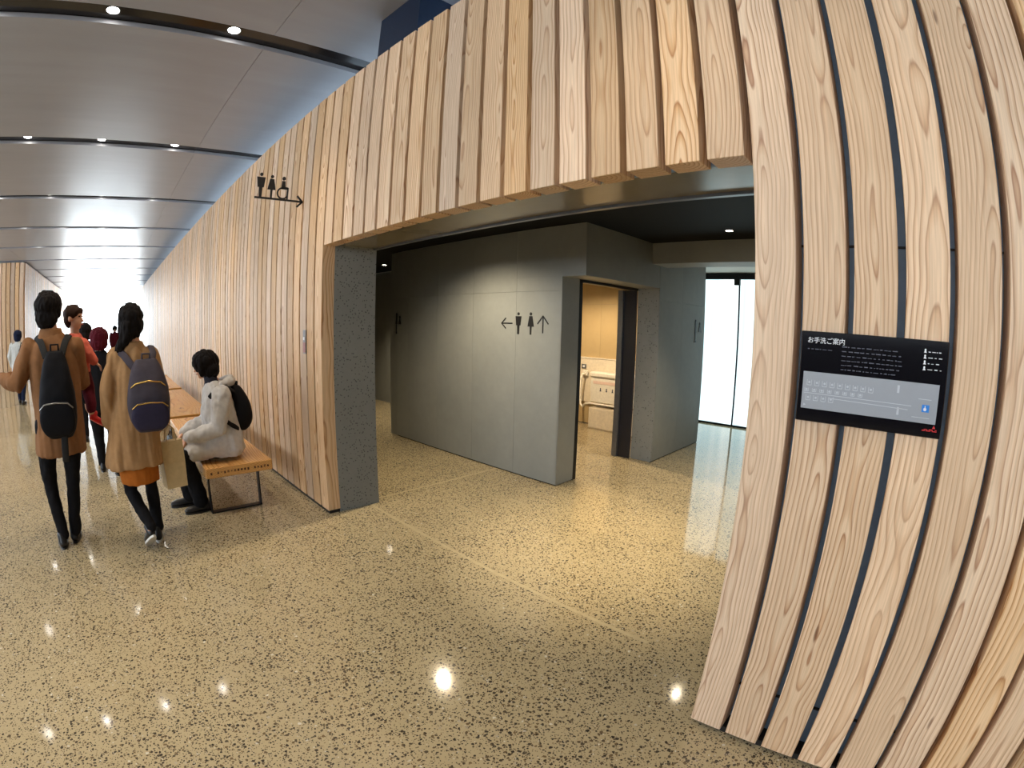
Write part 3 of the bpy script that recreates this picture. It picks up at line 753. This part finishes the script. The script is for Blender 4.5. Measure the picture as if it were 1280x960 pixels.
def person(loc, rz, label, J, coat, hairf, mats, voxel=.0065, face=True, scarf=None, group=None):
    """J: joints in the person's own frame (x right, y forward, z up)"""
    r = tag(empty('person', loc, rz), label, 'person', group)
    hs = J.get('hs', 1.0)
    bm = bmesh.new()
    P = head(bm, J['head'], J.get('yaw', 0), hs, J.get('pitch', 0))
    hd = Vector(J['head']); nb = Vector(J['neck'])
    tube(bm, [hd+Vector((0, -.02, -.05)), nb, Vector(J['chest'])], [.052*hs, .056*hs, .10*hs], 14)
    tube(bm, [J['chest'], (Vector(J['chest'])+Vector(J['pelvis']))/2, J['pelvis']], [.115*hs, .11*hs, .12*hs], 16)
    for sd in 'LR':
        tube(bm, [J['chest'], J['sh'+sd], J['el'+sd], J['wr'+sd]], [.07*hs, .052*hs, .040*hs, .026*hs], 12)
        hd_ = J.get('hd'+sd)
        if hd_: hand(bm, J['wr'+sd], hd_[0], hd_[1], -1 if sd == 'L' else 1, hd_[2], hs)
        tube(bm, [J['pelvis'], J['hip'+sd], J['kn'+sd], J['an'+sd]], [.085*hs, .066*hs, .040*hs, .027*hs], 12)
        ft = Vector(J['ft'+sd])
        tube(bm, [J['an'+sd], ft+Vector((0, 0, .05)), ft+Vector(J['fwd'+sd]).normalized()*.1*hs+Vector((0, 0, .04))], [.034*hs, .030*hs, .024*hs], 10)
    solid('body', bm, 'skin', r, voxel, 3)
    if face: face_bits(P, r, hs)
    bm = bmesh.new(); hairf(bm, P, hs); solid('hair', bm, mats['hair'], r, .006, 2, .010, (42, 42, 12), 1)
    bm = bmesh.new(); loft(bm, coat, 30, 2.3)
    rs = J.get('sleeve_r', [.078, .070, .066, .060, .054])
    for sd in 'LR':
        c = Vector(J['el'+sd]).lerp(Vector(J['wr'+sd]), .96)
        sleeve(bm, J['sh'+sd], J['el'+sd], c, rs)
    for p in J.get('extra', []): tube(bm, p[0], p[1], 14)
    ct = solid('coat', bm, mats['coat'], r, .009, 5, J.get('wr', .016), J.get('wf', (11, 11, 2.6)), 3)
    bm = bmesh.new()
    if J.get('collar'):
        c = Vector(J['collar']); loft(bm, [(c.z-.07, c.x, c.y, .115*hs, .095*hs), (c.z-.01, c.x, c.y, .090*hs, .082*hs), (c.z+.01, c.x, c.y, .084*hs, .076*hs)], 24); solid('collar', bm, scarf or mats['coat'], r, .008, 3)
    else: bm.free()
    bm = bmesh.new()
    lr = J.get('leg_r', [.098, .088, .066, .056, .050])
    for sd in 'LR':
        h, k, a = Vector(J['hip'+sd]), Vector(J['kn'+sd]), Vector(J['an'+sd])
        tube(bm, [h, h.lerp(k, .5), k, k.lerp(a, .5), a], lr, 14)
    ell(bm, J['pelvis'], (.15*hs, .12*hs, .11*hs)); solid('trousers', bm, mats['legs'], r, .009, 3, .008, (16, 16, 13), 5)
    for sd in 'LR':
        shoe('shoe', J['ft'+sd], J['fwd'+sd], r, mats['shoe'], mats.get('sole', mats['shoe']), J.get('pit'+sd, 0), hs)
    return r
def hair_short(bm, P, s):
    ell(bm, P(0, -.020, .040), (.110*s, .114*s, .104*s)); ell(bm, P(0, -.052, -.050), (.092*s, .072*s, .090*s)); ell(bm, P(0, .055, .080), (.080*s, .050*s, .045*s))
    for q in (-1, 1): ell(bm, P(.082*q, -.02, -.005), (.026*s, .045*s, .055*s))
def hair_long(bm, P, s):
    ell(bm, P(0, -.018, .036), (.100*s, .110*s, .098*s)); ell(bm, P(0, -.055, -.035), (.094*s, .070*s, .105*s)); ell(bm, P(0, .05, .08), (.07*s, .045*s, .034*s))
    tube(bm, [P(-.03, -.06, -.03), P(-.055, -.065, -.13), P(-.10, -.045, -.20), P(-.125, -.01, -.25)], [.062*s, .055*s, .038*s, .014*s], 12)
    for q in (-1, 1): tube(bm, [P(.07*q, .01, .02), P(.075*q, .005, -.08), P(.06*q, .0, -.15)], [.026*s, .024*s, .012*s], 10)
def hair_bob(bm, P, s):
    ell(bm, P(0, -.016, .034), (.116*s, .128*s, .112*s)); ell(bm, P(0, -.050, -.035), (.108*s, .090*s, .092*s)); ell(bm, P(0, .055, .075), (.084*s, .056*s, .046*s))
    for q in (-1, 1): ell(bm, P(.076*q, .0, -.02), (.026*s, .052*s, .070*s))

# --- man carrying a child, walking away
J = dict(head=(-.018, .03, 1.742), neck=(0, 0, 1.60), chest=(.01, 0, 1.42), pelvis=(.015, 0, .97), yaw=-.15,
         shL=(-.178, 0, 1.478), elL=(-.285, -.03, 1.235), wrL=(-.445, .12, 1.285), hdL=((-.7, .6, .25), (0, .3, -1), .35),
         shR=(.185, 0, 1.470), elR=(.225, .10, 1.20), wrR=(.09, .27, 1.22), hdR=((-1, .1, .1), (0, 0, 1), .4),
         hipL=(-.09, 0, .93), knL=(-.135, .02, .52), anL=(-.098, -.03, .10), ftL=(-.120, -.03, 0), fwdL=(-.12, 1, 0),
         hipR=(.11, 0, .93), knR=(.06, .03, .50), anR=(-.002, .03, .10), ftR=(-.018, .06, 0), fwdR=(.05, 1, 0), collar=(0, 0, 1.605), leg_r=[.092, .080, .060, .053, .048])
coat = [(1.60, 0, 0, .060, .060), (1.56, .005, 0, .100, .085), (1.50, .01, 0, .175, .11), (1.40, .012, 0, .195, .13), (1.25, .018, 0, .190, .135), (1.05, .025, 0, .188, .14), (.88, .018, 0, .200, .15), (.76, .012, 0, .207, .155), (.715, .01, 0, .207, .155)]
MAN = (-4.07, -2.09, 0)
person(MAN, PI/2, 'short-haired person in a brown coat walking away with a child in the arms', J, coat, hair_short, dict(coat='camel', hair='hair', legs='black_cloth', shoe='shoe_black'))
backpack('backpack', 'black backpack with silver zip on the back of the person carrying the child', (-4.07+.135, -2.09+.045, .86), PI/2, .34, .60, .19, ('pack_black', 'pack_black', 'zip_silver', 'pack_strap'),
         straps=[[(-.07, -.03, .56), (-.11, .02, .66), (-.155, .12, .70), (-.16, .20, .66)], [(.05, -.03, .56), (.08, .02, .66), (.10, .12, .70), (.10, .20, .66)],
                 [(.03, -.10, .06), (.02, -.09, -.06), (.01, -.08, -.16)]], taper=.62)
# --- the child
def child_build():
    r = tag(empty('person', (-4.07-.21, -2.09+.17, 1.02), PI/2), 'small child in a pink top and red shoes carried against the camel brown coat', 'person')
    bm = bmesh.new(); P = head(bm, (.0, .0, .665), -2.0, .80)
    tube(bm, [(0, 0, .62), (.005, 0, .54), (.01, .02, .44), (.01, .03, .25)], [.038, .038, .075, .085], 12)
    tube(bm, [(.01, 0, .46), (.075, -.02, .46), (.12, -.03, .38), (.165, -.02, .325)], [.04, .034, .028, .020], 10); hand(bm, (.165, -.02, .325), (.5, .1, -.5), (-.5, -.2, -.5), 1, .5, .6)
    tube(bm, [(.01, 0, .46), (-.075, .0, .46), (-.11, -.06, .42), (-.09, -.10, .40)], [.04, .034, .028, .020], 10); hand(bm, (-.09, -.10, .40), (.3, -1, 0), (.3, 0, -1), -1, .5, .6)
    for q, e in ((1, (.108, -.03, -.06)), (-1, (-.08, .14, -.05))): tube(bm, [(.04*q, .03, .24), (.09*q, .05, .12) if q > 0 else (-.09, .12, .14), e], [.06, .045, .03], 12)
    solid('body', bm, 'skin', r, .006, 3); face_bits(P, r, .8)
    bm = bmesh.new(); s = .84
    ell(bm, P(0, -.018, .040), (.082*s, .100*s, .086*s), Matrix.Rotation(-2.0, 3, 'Z')); ell(bm, P(0, -.05, -.02), (.078*s, .062*s, .075*s), Matrix.Rotation(-2.0, 3, 'Z')); ell(bm, P(0, .065, .060), (.066*s, .030*s, .036*s), Matrix.Rotation(-2.0, 3, 'Z'))
    solid('hair', bm, 'hair_brown', r, .007, 3, .004, (30, 30, 12), 1)
    bm = bmesh.new(); loft(bm, [(.20, .01, .03, .11, .10), (.32, .012, .03, .11, .10), (.44, .01, .015, .098, .085), (.51, .005, 0, .07, .06), (.55, .003, 0, .045, .045)], 24)
    tube(bm, [(.07, -.02, .465), (.12, -.03, .385), (.158, -.022, .333)], [.050, .044, .038], 12); tube(bm, [(-.07, 0, .465), (-.11, -.06, .42), (-.095, -.09, .405)], [.050, .044, .038], 12)
    solid('top', bm, 'pink', r, .008, 3, .007, (22, 22, 16), 2)
    bm = bmesh.new(); tube(bm, [(.05, .03, .22), (.09, .05, .12), (.108, -.02, .0), (.106, -.03, -.03)], [.080, .058, .046, .042], 12); tube(bm, [(-.05, .03, .22), (-.09, .12, .14), (-.08, .14, -.02)], [.080, .058, .042], 12); ell(bm, (.01, .03, .20), (.11, .10, .08))
    solid('trousers', bm, 'dark_red', r, .008, 3, .004, (20, 20, 12), 3)
    shoe('shoe', (.112, -.04, -.125), (.75, .55, 0), r, 'red', 'red', -.55, .62); shoe('shoe', (-.08, .14, -.12), (0, 1, 0), r, 'red', 'red', -.4, .62)
child_build()
# --- woman with grey backpack
J = dict(head=(-.02, .02, 1.640), neck=(0, 0, 1.50), chest=(0, 0, 1.33), pelvis=(-.01, 0, .90), yaw=.25, hs=.95,
         shL=(-.135, 0, 1.395), elL=(-.205, -.03, 1.165), wrL=(-.215, .02, .935), hdL=((0, .1, -1), (1, 0, 0), .25),
         shR=(.135, 0, 1.385), elR=(.185, -.01, 1.15), wrR=(.195, .10, .93), hdR=((0, .15, -1), (-1, 0, 0), .8),
         hipL=(-.08, 0, .86), knL=(-.125, .0, .42), anL=(-.020, -.23, .20), ftL=(-.030, -.225, .105), fwdL=(-.25, 1, 0), pitL=-.62,
         hipR=(.07, 0, .86), knR=(.045, .05, .46), anR=(.045, .0, .10), ftR=(.030, .0, 0), fwdR=(.10, 1, 0), collar=(-.005, 0, 1.485), leg_r=[.085, .075, .054, .050, .040], sleeve_r=[.070, .066, .064, .060, .056], wf=(13, 13, 1.6), wr=.022)
coat = [(1.50, 0, 0, .058, .058), (1.46, 0, 0, .09, .08), (1.41, 0, 0, .145, .10), (1.30, 0, 0, .158, .115), (1.10, -.01, 0, .165, .125), (.90, -.03, 0, .188, .145), (.75, -.048, 0, .205, .16), (.635, -.06, 0, .215, .168), (.605, -.06, 0, .215, .168)]
WOM = (-3.86, -1.45, 0)
w = person(WOM, PI/2, 'person with long dark hair in a light camel coat walking beside the bench', J, coat, hair_long, dict(coat='camel_light', hair='hair', legs='black_cloth', shoe='shoe_black', sole='shoe_white'))
bm = bmesh.new(); loft(bm, [(.485, -.035, 0, .150, .14), (.56, -.035, 0, .155, .14), (.75, -.03, 0, .15, .13), (.92, -.01, 0, .13, .11)], 28); solid('skirt', bm, 'rust', w, .009, 3, .006, (14, 14, 2), 6)
backpack('backpack', 'grey purple backpack with gold zips worn over the light camel coat', (-3.86+.12, -1.45+.085, .875), PI/2, .35, .50, .19, ('pack_grey', 'pack_purple', 'zip_gold', 'pack_grey'),
         straps=[[(-.09, -.02, .44), (-.16, .02, .53), (-.205, .10, .57), (-.21, .19, .52)], [(.04, -.02, .47), (.06, .02, .54), (.05, .10, .58), (.045, .19, .53)]], taper=.78)
bk = bpy.data.objects['backpack.001']
bm = bmesh.new(); tube(bm, [(-.13, -.10, .31), (-.09, -.15, .345), (0, -.165, .36), (.09, -.15, .345), (.13, -.10, .31)], .006, 8); obj('zip', bm, 'zip_gold', bk, True)
bm = bmesh.new()
b = tag(empty('paper_bag', (-3.86-.10, -1.45+.245, .375), PI/2+.2), 'plain beige paper bag hanging from the hand of the person in the light camel coat', 'bag')
bm = bmesh.new(); rings(bm, [[(-.085, -.06, 0), (.085, -.06, 0), (.085, .06, 0), (-.085, .06, 0)], [(-.09, -.055, .2), (.09, -.055, .2), (.09, .055, .2), (-.09, .055, .2)], [(-.092, -.03, .36), (.092, -.03, .36), (.092, .03, .36), (-.092, .03, .36)]]); obj('bag_body', bm, 'paper', b)
for q in (-.03, .03):
    bm = bmesh.new(); tube(bm, [(-.04, q, .35), (-.035, q*.6, .44), (0, q*.2, .485), (.035, q*.6, .44), (.04, q, .35)], .005, 8); obj('handle', bm, 'paper', b, True)
# --- person sitting on the bench, facing the hall
J = dict(head=(.03, .100, 1.240), neck=(0, .04, 1.12), chest=(0, -.01, .95), pelvis=(0, -.05, .56), yaw=-.45, hs=.95, pitch=-.12,
         shL=(-.18, .0, 1.00), elL=(-.22, .06, .735), wrL=(-.115, .315, .665), hdL=((.35, .6, -.45), (.3, -.2, -.8), .6),
         shR=(.17, .0, 1.00), elR=(.21, .08, .735), wrR=(.10, .315, .675), hdR=((-.35, .6, -.45), (-.3, -.2, -.8), .6),
         hipL=(-.09, -.03, .545), knL=(-.105, .355, .53), anL=(-.10, .265, .10), ftL=(-.10, .235, 0), fwdL=(-.05, 1, 0),
         hipR=(.09, -.03, .545), knR=(.105, .365, .53), anR=(.12, .33, .10), ftR=(.12, .33, 0), fwdR=(.05, 1, 0), leg_r=[.095, .088, .078, .075, .070], wr=.013, wf=(15, 15, 9),
         sleeve_r=[.088, .082, .076, .066, .054], extra=[([(-.085, -.05, .575), (-.10, .12, .57), (-.105, .27, .55)], [.115, .112, .10]), ([(.085, -.05, .575), (.10, .12, .57), (.105, .27, .55)], [.115, .112, .10])])
coat = [(.465, 0, -.04, .19, .14), (.52, 0, -.045, .205, .17), (.66, 0, -.025, .20, .17), (.82, 0, .0, .20, .155), (.95, 0, .01, .20, .135), (1.04, 0, .015, .172, .11), (1.08, 0, .025, .11, .085), (1.115, 0, .03, .08, .075)]
SIT = (-4.40, -.70, 0)
p = person(SIT, PI, 'seated person in a light grey jacket and black trousers on the bench', J, coat, hair_bob, dict(coat='jacket_grey', hair='hair', legs='black_cloth', shoe='shoe_black'))
bm = bmesh.new(); tube(bm, [(-.10, -.02, 1.085), (-.06, -.10, 1.10), (.0, -.125, 1.105), (.06, -.10, 1.10), (.10, -.02, 1.085)], [.030, .045, .052, .045, .030], 14); solid('hood', bm, 'jacket_grey', p, .008, 4, .008, (16, 16, 16), 4)
bm = bmesh.new(); loft(bm, [(1.06, 0, .04, .085, .078), (1.11, 0, .045, .070, .065), (1.155, .005, .06, .062, .058)], 24); solid('scarf', bm, 'scarf', p, .008, 3, .006, (24, 24, 24), 4)
backpack('backpack', 'plain black backpack on the back of the seated person', (SIT[0], SIT[1]+.125, .66), PI, .30, .40, .22, ('pack_black', 'pack_black', 'zip_silver', 'pack_black'),
         pocket=False, straps=[[(-.12, .0, .36), (-.15, .07, .41), (-.15, .16, .40), (-.15, .225, .33)], [(.12, .0, .36), (.15, .07, .41), (.15, .16, .40), (.15, .225, .33)], [(-.13, -.02, .04), (-.21, .06, .09), (-.24, .13, .15)]], taper=.8)
b = tag(empty('shoulder_bag', (-4.47, -1.20, .47)), 'small grey blue pouch with dark strap held on the lap of the seated person', 'bag')
bm = bmesh.new(); loft(bm, [(0, 0, 0, .075, .03), (.03, 0, 0, .085, .042), (.14, 0, .03, .08, .04), (.19, 0, .045, .06, .02)], 20, 3); solid('pouch', bm, 'pouch', b, .008, 3)
bm = bmesh.new(); tube(bm, [(-.05, .03, .17), (-.03, .06, .235), (.03, .06, .235), (.05, .03, .17)], .010, 8, .4); obj('strap', bm, 'pack_black', b, True)
# --- people farther down the hall
def far_person(loc, rz, label, H, coatm, hairm, legm, hf, phase=1, hem=.75, arm=0):
    k = H/1.72
    z = lambda v: v*k
    J = dict(head=(0, .02, z(1.60)), neck=(0, 0, z(1.47)), chest=(0, 0, z(1.30)), pelvis=(0, 0, z(.90)), hs=.96,
             shL=(-.16, 0, z(1.37)), elL=(-.21, -.04*phase, z(1.13)), wrL=(-.20, .06-.06*phase, z(.90)), hdL=((0, .2, -1), (1, 0, 0), .4),
             shR=(.16, 0, z(1.37)), elR=(.21, -.02+.05*phase, z(1.13)), wrR=(.20, .06+.08*phase, z(.91)), hdR=((0, .2, -1), (-1, 0, 0), .4),
             hipL=(-.09, 0, z(.86)), knL=(-.09, .06+.04*phase, z(.46)), anL=(-.09, .12*phase, .10), ftL=(-.09, .12*phase, 0), fwdL=(0, 1, 0),
             hipR=(.09, 0, z(.86)), knR=(.09, .06-.04*phase, z(.46)), anR=(.09, -.12*phase, .10), ftR=(.09, -.12*phase, 0), fwdR=(0, 1, 0), collar=(0, 0, z(1.46)))
    c = [(z(1.47), 0, 0, .06, .06), (z(1.43), 0, 0, .10, .085), (z(1.37), 0, 0, .17, .11), (z(1.25), 0, 0, .185, .125), (z(1.05), 0, 0, .18, .13), (z(.88), 0, 0, .19, .14), (z(hem), 0, 0, .195, .145), (z(hem)-.02, 0, 0, .195, .145)]
    return person(loc, rz, label, J, c, hf, dict(coat=coatm, hair=hairm, legs=legm, shoe='shoe_black'), .010)
far_person((-12.85, -3.98, 0), PI/2-.2, 'distant person in an off-white coat walking near the far timber block', 1.62, 'white_coat', 'navy', 'navy', hair_short, 1, .72)
b = tag(empty('handbag', (-12.66, -3.80, .95), PI/2), 'dark bag slung on the back of the distant person in the off-white coat', 'bag')
bm = bmesh.new(); loft(bm, [(0, 0, 0, .13, .05), (.05, 0, 0, .15, .07), (.26, 0, 0, .13, .06), (.30, 0, 0, .10, .03)], 20, 3); solid('bag_body', bm, 'pack_black', b, .01, 3)
bm = bmesh.new(); tube(bm, [(-.10, 0, .28), (-.08, .06, .40), (.08, .10, .42), (.10, .0, .28)], .012, 8); obj('strap', bm, 'pack_black', b, True)
far_person((-8.0, -2.03, 0), PI/2, 'person in a dark navy coat ahead of the carried child', 1.66, 'navy', 'hair', 'black_cloth', hair_short, -1, .8)
far_person((-6.0, -1.76, 0), PI/2, 'person with dark red hair and dark coat ahead of the two walkers', 1.58, 'black_cloth', 'dark_red', 'black_cloth', hair_bob, 1, .8)
b = tag(empty('handbag', (-5.97, -2.10, .70), PI/2), 'black tote bag hanging beside the person with dark red hair', 'bag')
bm = bmesh.new(); loft(bm, [(0, 0, 0, .08, .04), (.02, 0, 0, .085, .05), (.19, 0, 0, .08, .045), (.2, 0, 0, .075, .04)], 16, 4); solid('bag_body', bm, 'pack_black', b, .01, 2)
bm = bmesh.new(); tube(bm, [(-.05, 0, .19), (-.03, 0, .30), (.03, 0, .30), (.05, 0, .19)], .008, 8); obj('handle', bm, 'pack_black', b, True)
far_person((-19.5, -2.9, 0), PI/2, 'tiny distant person in a black coat standing against the bright glazing', 1.70, 'black_cloth', 'hair', 'black_cloth', hair_short, 1, .8)
far_person((-22.5, -1.5, 0), -PI/2, 'tiny distant person in a dark red coat walking towards the benches', 1.62, 'dark_red', 'hair', 'black_cloth', hair_bob, -1, .8)
